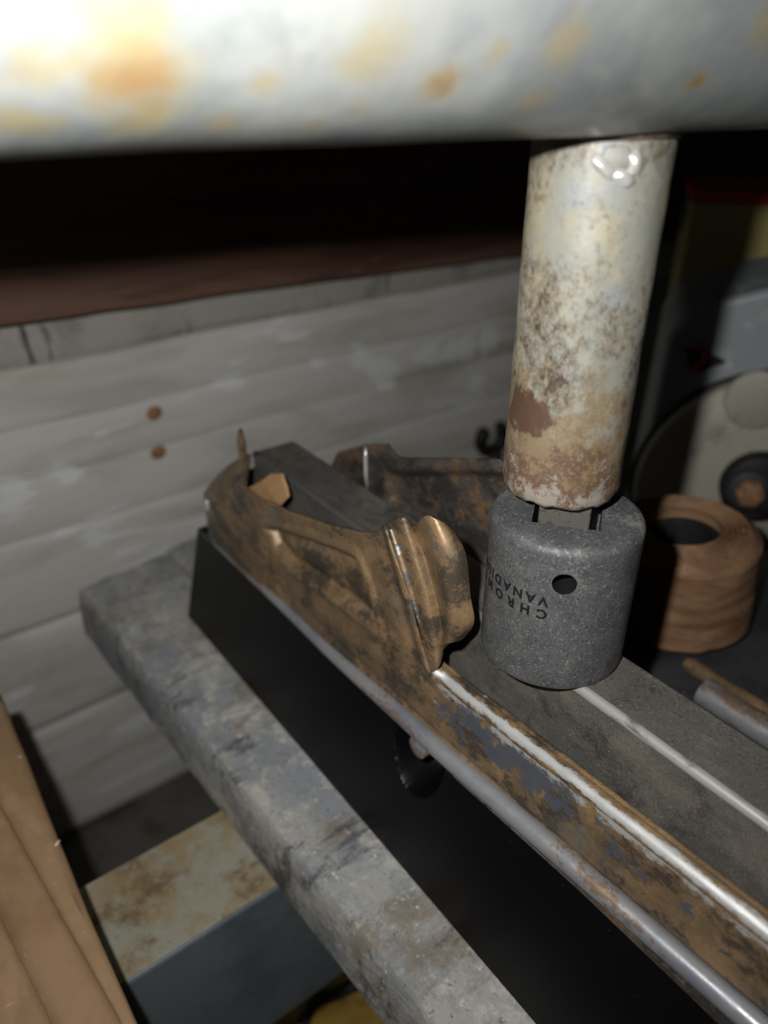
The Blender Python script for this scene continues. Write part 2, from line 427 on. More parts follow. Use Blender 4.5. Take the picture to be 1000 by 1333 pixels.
# ================================================================== THE SETTING
o = box('floor', (-900, 1100, -500, 420, -470, -450), M['floor'], origin=(0, 0, -450)); struct(o)
wall = box('wall_back', (-900, 1100, 404, 440, -450, 250), M['render'], origin=(0, 404, -450)); struct(wall)
zs = [-108, -128, -159, -188, -222, -280, -352, -450]
for i, (a, b) in enumerate(zip(zs, zs[1:])):
    y = 400 + [3, -1.5, .5, -1, .8, -.5, 1, -.6, .4][i]
    pts = []
    nx = 140
    for k in range(nx + 1):                               # each board: uneven face, rounded arrises
        x = -900 + 2000 * k / nx
        w0 = 1.6 * nz(x, i * 31, 0, .012); w1 = 1.6 * nz(x, i * 31 + 31, 5, .012)
        row = []
        for q, (zf, yo) in enumerate(((0, 3), (.02, .6), (.1, 0), (.3, -.4), (.5, -.5), (.7, -.4), (.9, 0), (.98, .6), (1, 3))):
            z = a + w0 + (b + w1 - a - w0) * zf
            row.append((x, y + yo + 1.0 * nz(x, z, i, .02), z))
        pts.append(row)
    v, f = grid_vf(pts)
    CLOSED[0] = False
    pl = mesh('plank', v, [tuple(reversed(q)) for q in f], M['render'] if i == 0 else M['white'], wall, (0, 404, -450), 60)
    CLOSED[0] = True
    if i in (2, 3):                                       # rusty nail in each of two boards
        p = ony(200, 537, y) if i == 2 else ony(205, 588, y)
        v, f = lathe_vf((0, 0, 0), [(0.01, 0), (4.0, 0), (4.4, 1), (3.4, 1.9), (.01, 2.3)], 14, lambda r, z, a_: (r * (1 + .06 * math.sin(2 * a_ + 1)), z))
        v = [(p.x + q[0], y - q[2] - .3, p.z + q[1]) for q in v]
        mesh('nail_head', v, f, M['nail'], pl, (0, 404, -450), 60)
# brown timber along the top of the boards
tl = [(-900, -104.5), (60, -103), (215, -106.5), (430, -114), (1100, -130)]
pts = []
for k in range(121):
    x = -900 + 2000 * k / 120; zb = lerp_tab(tl, x) + 1.2 * nz(x, 3, 3, .03)
    pts.append([(x, 404, zb + .5), (x, 385.5, zb), (x, 384 + .8 * nz(x, 0, 9, .02), zb + 1.5), (x, 384 + .8 * nz(x, 8, 9, .02), zb + 45), (x, 384, zb + 92), (x, 404, zb + 94)])
v, f = grid_vf(pts)
CLOSED[0] = False
o = mesh('trim_1', v, f, M['brown'], None, (0, 384, -105), 40); struct(o)
CLOSED[0] = True
tag(o, 'dark brown timber rail running along the top of the whitewashed boards', None)

# ================================================================== PRESS
YAW = math.radians(-12)
bd = Vector((math.cos(YAW), math.sin(YAW), 0))
RODC = Vector((130.1, 104.3, 0)); BZ = -9.9; BR = 30.0
pf = thing('workshop_press', (150, 100, -450), 'blue grey steel press frame with a rust-stained rail under the planks', 'press frame')
for (y0, y1) in ((156, 197), (-30, 11)):
    r = box('rail', (-190, 520, y0, y1, -329, -247.8), M['rail_side'], pf, bev=2)
    if y0 == 156:
        r['label'] = 'blue grey steel rail with a rust-blotched top'
    box('rail_top', (-190, 520, y0 + .6, y1 - .6, -247.8, -247), M['rail_top'], r, bev=.3)
for s in (-310, 385):
    p = RODC + bd * s
    box('column', (p.x - 25, p.x + 25, p.y - 30, p.y + 30, -450, 120), M['rail_side'], pf, bev=3)
    box('rail_end', (p.x - 25, p.x + 25, -30, 197, -329, -250), M['rail_side'], pf, bev=2)

ram = thing('press_ram', (RODC.x, RODC.y, -85.3), 'pale grey overhead pipe with welded vertical rod pressing on the socket', 'press ram')
c0 = RODC + Vector((0, 0, BZ + BR)) - Vector((-bd.y, bd.x, 0)) * 10.0
# rust spots at their places on the pipe (object coordinates of the ram)
def on_beam(x, y):
    d = ray(x, y); n = Vector((-bd.y, bd.x, 0))
    a = Vector((d.dot(n), d.z)); q = Vector((-c0.dot(n), -c0.z))          # ray start minus centre, in the section plane
    A = a.dot(a); B = 2 * a.dot(q); Cc = q.dot(q) - BR * BR
    disc = max(0, B * B - 4 * A * Cc); tt = (-B - math.sqrt(disc)) / (2 * A)
    return d * tt
wob = BEAM.math('MULTIPLY', BEAM.math('SUBTRACT', BEAM.noise(120, 5, .7), .5), .012)
for (x, y, r0, r1, core) in ((178, 108, 9.5, 2.5, 1), (150, 30, 7, 2, 0), (570, 112, 4.2, 1.2, 1), (646, 74, 2.6, .8, 0), (905, 110, 2.8, .6, 1), (350, 105, 3.0, 1.0, 0), (462, 142, 3.2, 1.0, 0), (180, 165, 6, 2, 0),
                             (415, 163, 3, .8, 0), (295, 162, 3.2, .8, 0), (370, 186, 2.4, .8, 1), (1000, 30, 4, 1, 0), (20, 155, 3.5, 1, 0), (70, 160, 3.5, 1, 0), (480, 70, 6, .5, 0), (735, 60, 5, .5, 0), (690, 130, 4, .5, 0), (40, 85, 5, 1, 0)):
    p = (on_beam(x, y) - Vector((RODC.x, RODC.y, -85.3))) * .001
    dd = BEAM.math('ADD', BEAM.dist(p), wob)
    BEAM.over(lin(138, 124, 80), BEAM.step(dd, r0 * .00105, r1 * .0006, 0, .5))
    if core: BEAM.over(lin(126, 94, 54), BEAM.step(dd, r0 * .0006, r1 * .0002, 0, .75))
BEAM.roughness(BEAM.noise(60, 5), .34, .55)
BEAM.over(lin(92, 94, 96), BEAM.step(BEAM.noise(70, 8, .75, off=(.9, .3, .2)), .54, .72, 0, .55))
BEAM.over(lin(150, 148, 138), BEAM.step(BEAM.noise(110, 8, .75, off=(.2, .9, .2)), .56, .72, 0, .6))
BEAM.bump(BEAM.noise(60, 6), .35, .0012)
M['beam'] = BEAM.done()
pts = []
NS = 220
for i in range(NS + 1):
    s = -290 + 650 * i / NS
    row = []
    for k in range(73):
        a = 2 * math.pi * k / 72
        n = Vector((-bd.y, bd.x, 0)); q = n * math.cos(a) + Vector((0, 0, 1)) * math.sin(a)
        p = c0 + bd * s
        rr = BR + .35 * nz(p.x + q.x * 40, p.y + q.y * 40, p.z + q.z * 40, .035)
        row.append(p + q * rr)
    pts.append(row)
v, f = grid_vf(pts)
o = mesh('crossbeam', v, f, M['beam'], ram, smooth=180)
o['label'] = 'pale grey pipe blotched with rust'

# rod: slightly ragged tube end, bottom at -85.3
def rodfn(r, z, a):
    rr = r + .18 * nz(math.cos(a) * 13, math.sin(a) * 13, z, .16) + (.28 * nz(math.cos(a) * 13, math.sin(a) * 13, z, .6) * sst(28, 4, z))
    zz = z + (.55 * nz(math.cos(a) * 13, math.sin(a) * 13, 4, .45) if z < 1.2 else 0)
    return rr, zz
H = 85.3 + BZ + 12
prof = [(10.4, 14), (10.4, .9), (10.6, .2), (12.4, 0), (13.1, .3), (13.5, 1.2)] + [(13.5, 1.2 + (H - 1.2) * k / 60) for k in range(1, 61)]
v, f = lathe_vf((RODC.x, RODC.y, -85.3), prof, 120, rodfn)
zc = ROD.sep()[2]
rn = ROD.noise(110, 10, .8, .1); hn = ROD.noise(45, 3, .5, off=(.3, .2, .5))
lvl = ROD.math('ADD', ROD.math('MULTIPLY', zc, 1000 / 26.0), ROD.math('MULTIPLY', ROD.math('SUBTRACT', rn, .5), 4.6))
ROD.over(lin(126, 104, 74), ROD.step(lvl, 1.25, .55, 0, .8))
ROD.over(lin(98, 74, 60), ROD.step(ROD.math('ADD', lvl, ROD.math('MULTIPLY', ROD.math('SUBTRACT', hn, .5), 2.0)), .55, .25, 0, .9))
p = (onx(700, 535, RODC.x - 9) - Vector((RODC.x, RODC.y, -85.3))) * .001
pd = ROD.math('ADD', ROD.dist(p), ROD.math('MULTIPLY', ROD.math('SUBTRACT', ROD.noise(160, 6, .7, off=(.1, .1, 0)), .5), .013))
ROD.over(lin(82, 58, 46), ROD.step(pd, .0075, .0060, 0, .92))
ROD.over(lin(160, 156, 146), ROD.step(ROD.math('ADD', lvl, ROD.math('MULTIPLY', ROD.noise(200, 10, .82, 0, off=(.3, .3, .1)), 3.0)), 1.75, 1.35, 0, .7))
ROD.roughness(ROD.noise(140, 5), .34, .62)
ROD.bump(ROD.noise(500, 6, .7), .35, .0004)
M['rod'] = ROD.done()
o = mesh('rod', v, f, M['rod'], ram, smooth=60)
o['label'] = 'zinc-coloured vertical rod rusted at its foot'
# weld: rough collar under the pipe and bright blobs on the camera side
def ring_pt(a, r, z): return Vector((RODC.x + r * math.cos(a), RODC.y + r * math.sin(a), z))
path = []; rad = []
for k in range(49):
    a = 2 * math.pi * k / 48
    # height where the pipe's skin meets the rod
    n = Vector((-bd.y, bd.x, 0)); dn = 10.0 + 14 * (math.cos(a) * n.x + math.sin(a) * n.y)
    z = BZ + BR - math.sqrt(BR * BR - dn * dn) - .6
    path.append(ring_pt(a, 13.0, z + .3)); rad.append(1.1 + .3 * nz(k * 2.1, 3, 1, .4))
tube('weld_bead', path, rad, M['rust_dark'], ram, seg=10, smooth=180)
def blob(name, p, rx, rz, mat, parent, seed):
    bm = bmesh.new(); bmesh.ops.create_icosphere(bm, subdivisions=3, radius=1)
    vs = []
    for q in bm.verts:
        k = 1 + .22 * nz(q.co.x + seed, q.co.y, q.co.z, 1.3)
        vs.append(Vector(p) + Vector((q.co.x * rx * k, q.co.y * rx * k, q.co.z * rz * k)))
    fs = [tuple(w.index for w in fc.verts) for fc in bm.faces]; bm.free()
    return mesh(name, vs, fs, mat, parent, smooth=180)
def rod_pt(x, y):                      # pixel -> front of the rod
    d = ray(x, y); a = d.x ** 2 + d.y ** 2; b = -2 * (d.x * RODC.x + d.y * RODC.y); c = RODC.x ** 2 + RODC.y ** 2 - 13.5 ** 2
    return d * ((-b - math.sqrt(max(0, b * b - 4 * a * c))) / (2 * a))
for i, (x, y, rx, rz, ang) in enumerate(((786, 219, 3.0, 1.2, -.75), (812, 232, 2.2, 1.5, -.5), (827, 212, 1.5, 2.3, .2), (803, 206, 2.8, 2.2, 0))):
    p = rod_pt(x, y); rd = Vector((p.x - RODC.x, p.y - RODC.y, 0)).normalized(); tg = Vector((-rd.y, rd.x, 0)); zv = Vector((0, 0, 1))
    e1 = tg * math.cos(ang) + zv * math.sin(ang); e2 = zv * math.cos(ang) - tg * math.sin(ang)
    bm = bmesh.new(); bmesh.ops.create_icosphere(bm, subdivisions=3, radius=1); vs = []
    for q in bm.verts:
        k = 1 + .3 * nz(q.co.x + i * 3.1, q.co.y, q.co.z, 1.2)
        vs.append(p + e1 * q.co.x * rx * k + e2 * q.co.y * rz * k + rd * q.co.z * (1.0 if i < 3 else .5) * k)
    fs = [tuple(w_.index for w_ in fc.verts) for fc in bm.faces]; bm.free()
    b_ = mesh('weld_spatter', vs, fs, M['bright'] if i < 3 else M['rod'], ram, smooth=180)
    b_['label'] = 'bright blob of weld metal' if i < 3 else 'grey dent of weld metal'

# ================================================================== SOCKET AND DRIVE
SC = Vector((128.4, 99.4, -129.6)); SH = 39.8; SR = 18.0
sk = thing('impact_socket', SC, 'dark grey impact socket standing upside down on the square bar', 'socket')
prof = [(0.01, 0), (SR - 1.0, 0), (SR - .3, .25), (SR, 1.0)] + [(SR, 1 + (SH - 3.4) * k / 24) for k in range(1, 25)] + \
       [(SR - .18, SH - 1.5), (SR - .6, SH - .8), (SR - 1.3, SH - .25), (SR - 2.2, SH), (0.01, SH)]
v, f = lathe_vf(SC, prof, 128)
body = mesh('socket_body', v, f, M['socket'], sk, smooth=35)
def cutter(v, f):
    me = bpy.data.meshes.new('cut'); me.from_pydata([((Vector(p) - SC) * .001)[:] for p in v], [], f)
    bm = bmesh.new(); bm.from_mesh(me); bmesh.ops.recalc_face_normals(bm, faces=bm.faces); bm.to_mesh(me); bm.free()
    o = bpy.data.objects.new('cut', me); C.objects.link(o); o.parent = sk; return o
SQA = math.radians(38)                                    # the square drive hole, one flat towards the lens
def square(c, h, z0, z1, ang, ch=0):
    pl = []
    for k in range(4):
        a = ang + math.pi / 4 + k * math.pi / 2
        pl.append((c.x + h * math.sqrt(2) * math.cos(a), c.y + h * math.sqrt(2) * math.sin(a)))
    v = [(x, y, z0) for x, y in pl] + [(x, y, z1) for x, y in pl]
    return v, [(3, 2, 1, 0), (4, 5, 6, 7)] + [(i, (i + 1) % 4, (i + 1) % 4 + 4, i + 4) for i in range(4)]
cuts = []
v, f = square(SC, 7.8, SC.z + SH - 16, SC.z + SH + 2, SQA); cuts.append(cutter(v, f))
# cross hole
d = ray(735, 761); a = d.x ** 2 + d.y ** 2; b = -2 * (d.x * SC.x + d.y * SC.y); c = SC.x ** 2 + SC.y ** 2 - SR ** 2
hp = d * ((-b - math.sqrt(b * b - 4 * a * c)) / (2 * a))
hn_ = Vector((hp.x - SC.x, hp.y - SC.y, 0)).normalized()
v, f = tube_vf([hp + hn_ * 3, hp - hn_ * 12], 2.75, 32); cuts.append(cutter(v, f))
v, f = tube_vf([SC + Vector((0, 0, -2)), SC + Vector((0, 0, 20))], 11.5, 6); cuts.append(cutter(v, f))
for k in cuts:
    m = body.modifiers.new('cut', 'BOOLEAN'); m.operation = 'DIFFERENCE'; m.object = k; m.solver = 'EXACT'
bpy.context.view_layer.update()
dg = bpy.context.evaluated_depsgraph_get()
nm = bpy.data.meshes.new_from_object(body.evaluated_get(dg))
body.modifiers.clear(); body.data = nm
nm.materials.clear(); nm.materials.append(M['socket']); nm.materials.append(M['stamp'])
for p in nm.polygons:                                     # the drilled cross hole has its inner faces coloured black
    q = p.center * 1000 + SC - hp
    rad_ = (q - hn_ * q.dot(hn_)).length
    p.material_index = 1 if (rad_ < 2.9 and q.dot(hn_) < -.15 and abs(p.normal.dot(hn_)) < .5) or (rad_ < 2.9 and -14 < q.dot(hn_) < -9) else 0
for p in nm.polygons: p.use_smooth = True
nm.set_sharp_from_angle(angle=math.radians(35))
for k in cuts: bpy.data.objects.remove(k)
# stamped lettering, upside down because the socket stands on its head
def lettering(name, body_txt, px, py, size, spacing, parent, mat):
    cu = bpy.data.curves.new('txt', 'FONT'); cu.body = body_txt; cu.size = size; cu.space_character = spacing
    cu.offset = .15
    to = bpy.data.objects.new('txt', cu); C.objects.link(to); bpy.context.view_layer.update()
    me = bpy.data.meshes.new_from_object(to.evaluated_get(bpy.context.evaluated_depsgraph_get()))
    bm = bmesh.new(); bm.from_mesh(me)
    bmesh.ops.triangulate(bm, faces=bm.faces)
    bmesh.ops.subdivide_edges(bm, edges=[e for e in bm.edges if e.calc_length() > .5], cuts=2)
    d = ray(px, py); a = d.x ** 2 + d.y ** 2; b = -2 * (d.x * SC.x + d.y * SC.y); c = SC.x ** 2 + SC.y ** 2 - SR ** 2
    p0 = d * ((-b - math.sqrt(b * b - 4 * a * c)) / (2 * a))
    a0 = math.atan2(p0.y - SC.y, p0.x - SC.x)
    vs = []
    for q in bm.verts:
        aa = a0 - q.co.x / SR                             # text runs leftwards as seen, head down
        r = SR + .03
        vs.append((SC.x + r * math.cos(aa), SC.y + r * math.sin(aa), p0.z - q.co.y))
    fs = [tuple(w.index for w in fc.verts) for fc in bm.faces]; bm.free()
    bpy.data.objects.remove(to)
    CLOSED[0] = False
    o = mesh(name, vs, fs, mat, parent); CLOSED[0] = True
    return o
l1 = lettering('lettering', 'CHROME', 713, 796, 3.5, 1.9, sk, M['stamp']); l1['label'] = 'stamped word CHROME, upside down'
l2 = lettering('lettering', 'VANADIUM', 714, 779, 3.5, 1.45, sk, M['stamp']); l2['label'] = 'stamped word VANADIUM, upside down'
# the square adapter between rod and socket
AC = Vector((129.6, 101.2, 0))
v, f = square(AC, 5.9, SC.z + SH - 15.8, -84.4, SQA)
ad = mesh('drive_adapter', v, f, M['drive'], None, (AC.x, AC.y, SC.z + SH - 15.8)); bevel(ad, .5, 2)
tag(ad, 'square steel drive piece between the rod foot and the socket', 'adapter')

# ================================================================== SQUARE BAR
sb = thing('square_bar', (130.7, 64, -173.2), 'long dark grey steel bar under the socket, inside the rusty channel', 'bar')
o = box('bar_body', (121.3, 140.2, -120, 248.5, -173.2, -129.6), M['scale'], sb); bevel(o, 1.5, 4)
path = [(122.75, -119.5 + 367.5 * i / 60, -131.05) for i in range(61)]
o = tube('corner_glint', path, [1.53 + .05 * nz(i, 2, 7, .6) for i in range(61)], M['edge'], sb, seg=20, smooth=180)  # bright strip stands for the highlight on the bar's corner
o['label'] = 'painted highlight along the corner'

# ================================================================== RUSTY CHANNEL
ch = thing('steel_channel', (127, 110, -175.3), 'bent rusty sheet steel channel clamped around the dark bar', 'channel')
def XW(Y): return 108 + max(0, 116 - Y) * .036
CRE = [(122.3, -145.5), (131.8, -123.3), (141.2, -107.6)]     # crease where the ear folds off the wall (Y, Z)
TOP = [(-120, -146.5), (26, -146.5), (118, -146.8)] + CRE + [(143.3, -107.1), (147.9, -111.8), (153.9, -115.3), (165, -119.0), (176.8, -122.6), (199.2, -128.7), (214, -130.6), (227.3, -130.7), (243, -127.6),
       (252, -133.5), (259, -138.9), (266, -147), (271.8, -155), (277, -165), (281.0, -172.4)]
def ztop(Y): return lerp_tab(TOP, Y)
PAN = [(onx(x, y, 108).y, onx(x, y, 108).z) for x, y in ((350, 686), (374, 690), (440, 713), (468, 726), (480, 755), (497, 822), (440, 778), (380, 738), (360, 712))]
def sd_poly(P, y, z):
    d = 1e9; inside = False; n = len(P)
    for i in range(n):
        a = P[i]; b = P[(i + 1) % n]
        ex, ez = b[0] - a[0], b[1] - a[1]; wx, wz = y - a[0], z - a[1]
        t_ = max(0, min(1, (wx * ex + wz * ez) / (ex * ex + ez * ez)))
        d = min(d, math.hypot(wx - ex * t_, wz - ez * t_))
        if (a[1] > z) != (b[1] > z) and y < (b[0] - a[0]) * (z - a[1]) / (b[1] - a[1]) + a[0]: inside = not inside
    return d if inside else -d
def wall_x(Y, Z, zt):
    x = XW(Y)
    s = sd_poly(PAN, Y, Z)
    x += 3.0 * sst(-.4, 2.2, s) - 1.2 * math.exp(-((s + 1.5) / 1.1) ** 2)
    if s > 3.2: x -= .9 * sst(3.2, 6.0, s)                                # inner field rises again
    x -= 1.5 * sst(212, 219, Y + (Z + 150) * .25)                         # the front stands a little proud
    x -= .8 * math.exp(-((Y - 211.5) / 2.0) ** 2 - ((Z + 160.8) / 3.5) ** 2)
    e = math.hypot((Y - 205) / 6.5, (Z + 165) / 6.5)
    x += 1.0 * sst(1, .72, e)
    # the upper front lip leans inwards
    bl = -154.3 + (270 - Y) * (20.7 / 41.0)
    if Y > 205: x += max(0, Z - bl - 1) * .95 * sst(205, 228, Y)
    x += .10 * max(0, Y - 258) ** 1.55 * .5                              # nose curls in
    # crease rib beside the ear
    cy = 122.3 + (Z + 145.5) * (141.2 - 122.3) / (145.5 - 107.6)
    x -= 1.3 * math.exp(-((Y - cy) / 2.1) ** 2) * sst(-152, -144, Z)
    x += .9 * math.exp(-((Y - cy - 6.5) / 2.6) ** 2) * sst(-156, -140, Z)
    # lower groove along the rolled edge
    x += 1.1 * math.exp(-((Z + 166.2) / 1.7) ** 2) * sst(196, 180, Y)
    if Y < 130: x += (Z + 166) * .06 * sst(130, 118, Y)
    return x + .12 * nz(Y, Z, 3, .12)
pts = []
NY, NZ_ = 520, 64
for i in range(NY + 1):
    Y = -120 + (281 + 120) * i / NY if i < 40 else None
    Y = (-120 + i / 60 * 110) if i <= 60 else (-10 + (281 + 10) * (i - 60) / (NY - 60))
    zt = ztop(Y); zb = -172.4
    pts.append([(wall_x(Y, zb + (zt - zb) * j / NZ_, zt), Y, zb + (zt - zb) * j / NZ_) for j in range(NZ_ + 1)])
# near part: the top rolls over into a narrow flange
v, f = grid_vf(pts)
CLOSED[0] = False
lw = mesh('side_wall', v, f, M['rust'], ch, smooth=180); solid(lw, 1.1, 0)
put_attr(lw, 'wear_shine', [.75 * sst(7.5, 0, ztop(q[1]) - q[2]) * sst(126, 116, q[1]) + .42 * math.exp(-((q[1] - 134 - (q[2] + 126) * .5) / 3.2) ** 2) * sst(150, 143, q[1]) for q in v])  # ridge and crease highlights painted in along with the worn metal
put_attr(lw, 'panel_dark', [.36 * sst(-1, 3, sd_poly(PAN, q[1], q[2])) if q[1] > 140 else 0 for q in v])  # darker tone inside the pressed panel
put_attr(lw, 'tint', [.62 * sst(17, 9, ztop(q[1]) - q[2]) * sst(126, 114, q[1]) * (.45 + .55 * sst(58, 84, q[1])) for q in v])
lw['label'] = 'brown rusted side wall with a pressed panel'
pts = []
for i in range(161):
    Y = -120 + (122.5 + 120) * i / 160
    x0 = wall_x(Y, ztop(Y), 0); z0 = ztop(Y) - .4
    k = sst(124, 116, Y)
    arc = [(x0 - .15, z0 - .6)]
    for j in range(9):
        a = math.pi - j / 8 * math.pi / 2
        arc.append((x0 - .15 + 2.0 + 2.0 * math.cos(a), z0 + 2.0 * math.sin(a)))
    arc += [(x0 + 2.6, z0 + 1.95), (x0 + 3.1, z0 + 1.5), (x0 + 3.5, z0 + 1.55), (x0 + 4.3, z0 + 1.6), (x0 + 4.7, z0 + 1.2)]
    assert len(arc) == 15
    pts.append([(xx, Y, zz + .12 * nz(Y, xx, 1, .2)) for xx, zz in arc])
v, f = grid_vf(pts)
fl_ = mesh('flange', v, f, M['rust'], ch, smooth=180); solid(fl_, .9, 0)
put_attr(fl_, 'wear_shine', [(.38 + .62 * math.exp(-((k % 15 - 5) / 2.8) ** 2)) if k % 15 < 10 else (.15 if k % 15 < 12 else .28) for k in range(len(v))])  # worn fold, its ridge highlight painted in as brighter metal
fl_['label'] = 'worn folded edge with a painted highlight'
# ear: folded flap with a pressed hump
cur = [(108, ((509, 684), (522, 725), (536, 770), (549, 822), (562, 876))),
       (107.6, ((524, 673), (538, 722), (553, 775), (564, 830), (570, 868))),
       (110.6, ((540, 684), (556, 725), (571, 780), (578, 820), (576, 846))),
       (107.0, ((556, 671), (570, 715), (579, 760), (586, 800), (584, 837))),
       (108.6, ((575, 680), (591, 725), (596, 775), (600, 812), (592, 834))),
       (112.2, ((589, 693), (605, 722), (611, 775), (616, 809), (601, 830)))]
v, f = grid_vf(patch([[onx(x, y, X) for x, y in pp] for X, pp in cur], 44, 40))
ear = mesh('ear', v, f, M['rust'], ch, smooth=180); solid(ear, 1.1, 0)
ear['label'] = 'folded ear with a pressed hump'
# stripe along the crease: wear, with the crease highlight painted in
CLOSED[0] = True
P = [onx(x, y, 107.1) for x, y in ((509, 689), (522, 727), (535, 770), (547, 812))]
cr = tube('crease_rib', catmull(P, 40), [.25 + .75 * math.sin(math.pi * min(1, (k + 3) / 43)) for k in range(40)], M['rust'], ch, seg=12, smooth=180)
put_attr(cr, 'wear_shine', [.52] * len(cr.data.vertices)); put_attr(cr, 'tint', [.3] * len(cr.data.vertices))
# rolled lower edge
path = []; rad = []
for i in range(121):
    Y = -120 + (281 + 120) * i / 120
    zb = -172.0 + lerp_tab([(-120, 5), (26, 4.2), (130, 2.2), (176, -.3), (281, -.6)], Y)
    path.append((XW(Y) - 1.2 + .35 * sst(150, 200, Y) + max(0, Y - 258) ** 1.55 * .05, Y, zb)); rad.append(lerp_tab([(-120, 3.0), (130, 2.8), (200, 1.9), (281, 1.2)], Y))
re = tube('rolled_edge', path, rad, M['bare'], ch, seg=20, smooth=180)
re['label'] = 'rounded bare steel lower edge'
# floor web and far wall
box('web', (108.5, 147, -120, 272, -175.0, -173.4), M['rust_dark'], ch)
CLOSED[0] = False
TOPR = [(-120, -150), (96, -150), (104, -140), (110, -99), (139.7, -97.3), (155.8, -103.4), (184, -114.3), (188.1, -115.2), (192.9, -112.6), (205.3, -117.1), (222.6, -126.5), (224.8, -128.3), (232, -140), (262, -158), (281, -172)]
PANR = [(onx(x, y, 146).y, onx(x, y, 146).z) for x, y in ((506, 625), (512, 614), (640, 612), (720, 640), (640, 740), (545, 684), (507, 652))]
def right_x(Y, Z):
    x = 146.0
    s = sd_poly(PANR, Y, Z)
    x += 2.4 * sst(-.5, 2.2, s) - 1.0 * math.exp(-((s + 1.5) / 1.1) ** 2)
    x -= 1.5 * math.exp(-((Y - 203.4) / 1.6) ** 2)
    return x + .1 * nz(Y, Z, 8, .15)
pts = []
for i in range(261):
    Y = -120 + 120 * i / 40 if i <= 40 else 281 * (i - 40) / 220
    zt = lerp_tab(TOPR, Y); zb = -174.5
    pts.append([(right_x(Y, zb + (zt - zb) * j / 60), Y, zb + (zt - zb) * j / 60) for j in range(61)])
v, f = grid_vf(pts)
rw = mesh('side_wall', v, f, M['rust_dark'], ch, smooth=180); solid(rw, 1.1, 0)
rw['label'] = 'dark far wall with rust patches behind the bar'
CLOSED[0] = True
tube('crease_rib', [(144.2, 203.6, -117.2), (143.9, 203.5, -122), (143.9, 203.3, -128), (144.1, 203, -134)], [.5, .8, .8, .5], M['bright'], ch, seg=10, smooth=180)  # bright rib, the far ear's highlight put into its colour
box('added_nose_cover', (112.5, 146, 251.5, 253, -173.4, -139), M['rust_dark'], ch, bev=.4)  # added dark plate, covers the bright gap behind the nose
# small bent tab, upright pin and pale blob for a rivet hole at the nose
pp = [onx(322, 636, 110), onx(340, 626, 112), onx(352, 617, 113.5), onx(366, 618, 114), onx(372, 634, 113.5), onx(375, 648, 112.5), onx(363, 661, 111), onx(347, 655, 110)]
prism('tab', pp, (1.1, .3, .3), M['tab'], ch, bev=.3)['label'] = 'small orange-brown tab bent inwards'
P = [onx(317, 618, 117), onx(317, 600, 117), onx(314, 575, 117), onx(313, 559, 117)]
tube('pin', P, [1.5, 1.45, 1.7, .7], M['rust'], ch, seg=12, smooth=60)['label'] = 'upright rusty pin'
p = onx(270, 657, wall_x(263, -156, 0) - .9)
blob('rivet', p, 1.8, 2.9, M['bright'], ch, 2.2)['label'] = 'pale blob standing in for a rivet hole'

# ================================================================== BLACK JIG BLOCK
jb = thing('jig_block', (125, 110, -219), 'black plastic jig block under the rusty channel', 'jig')
def block_x(Y, k):            # k: 0 bottom .. 1 top of the near face
    return 97.1 + (XW(Y) - .3 - 97.1) * k
YC, ZC = 125.8, -175.6
def block_pt(Y, k):
    z = -219 + (219 - 175.6) * k; x = block_x(Y, k)
    e = math.hypot((Y - YC - (175.6 + z) * .05) / 11.8, (z - ZC) / 17.5)
    x += 13 * sst(1.0, .9, e)
    return (x, Y, z)
ys = [-120 + 215 * i / 20 for i in range(21)] + [95 + 60 * i / 110 for i in range(1, 111)] + [155 + 126 * i / 18 for i in range(1, 19)]
ks = [i / 14 * .5 for i in range(15)] + [.5 + .485 * i / 40 for i in range(1, 41)]
pts = []
for Y in ys:
    row = [(170, Y, -219)] + [block_pt(Y, k) for k in ks]
    xt, _, zt = block_pt(Y, .985)
    row += [(xt + .25, Y, -175.75), (xt + .7, Y, -175.5), (170, Y, -175.5)]
    pts.append(row)
v, f = grid_vf(pts); m_ = len(pts[0]); n_ = len(pts)
f += [tuple(range(m_)), tuple((n_ - 1) * m_ + j for j in range(m_ - 1, -1, -1))] + [(i * m_ + m_ - 1, (i + 1) * m_ + m_ - 1, (i + 1) * m_, i * m_) for i in range(n_ - 1)]
mesh('block_body', v, f, M['plastic'], jb, smooth=28)
for (ya, yb_) in ((-120, 113.4), (138.4, 281)):
    tube('top_edge_highlight', [(block_x(ya + (yb_ - ya) * i / 40, .985) + .22, ya + (yb_ - ya) * i / 40, -175.85) for i in range(41)], .5, M['pedge'], jb, seg=10, smooth=180)  # pale tube paints the highlight line along the block's top edge
rnd = random.Random(3)
for i in range(13):           # little beads of plastic left on the rim of the scoop
    side = i % 2
    k = rnd.random()
    a = math.radians(lerp_tab([(0, 8), (1, 62)], k)) if side else math.radians(180 - lerp_tab([(0, 4), (1, 42)], k))
    e = rnd.uniform(.72, .93)
    Y = YC + 11.8 * e * (-math.cos(a) if False else math.cos(a)); z = ZC - 17.5 * e * math.sin(a)
    x = block_pt(Y, (z + 219) / 43.4)[0]
    blob('plastic_bead', (x - .3, Y, z), rnd.uniform(.7, 1.1), rnd.uniform(.8, 1.3), M['gloss'], jb, i)
pin_c = onx(553, 966, 108.5)
v, f = lathe_vf((0, 0, 0), [(.01, 0), (3.3, 0), (3.6, .6), (3.6, 8), (3.2, 8.6), (.01, 8.7)], 24)
mesh('rivet', [(pin_c.x + 1.5 - q[2] * .55, pin_c.y + q[0], pin_c.z - .5 + q[1] * 1.0) for q in v], f, M['bare'], ch, smooth=40)['label'] = 'shiny rivet head under the rolled edge'

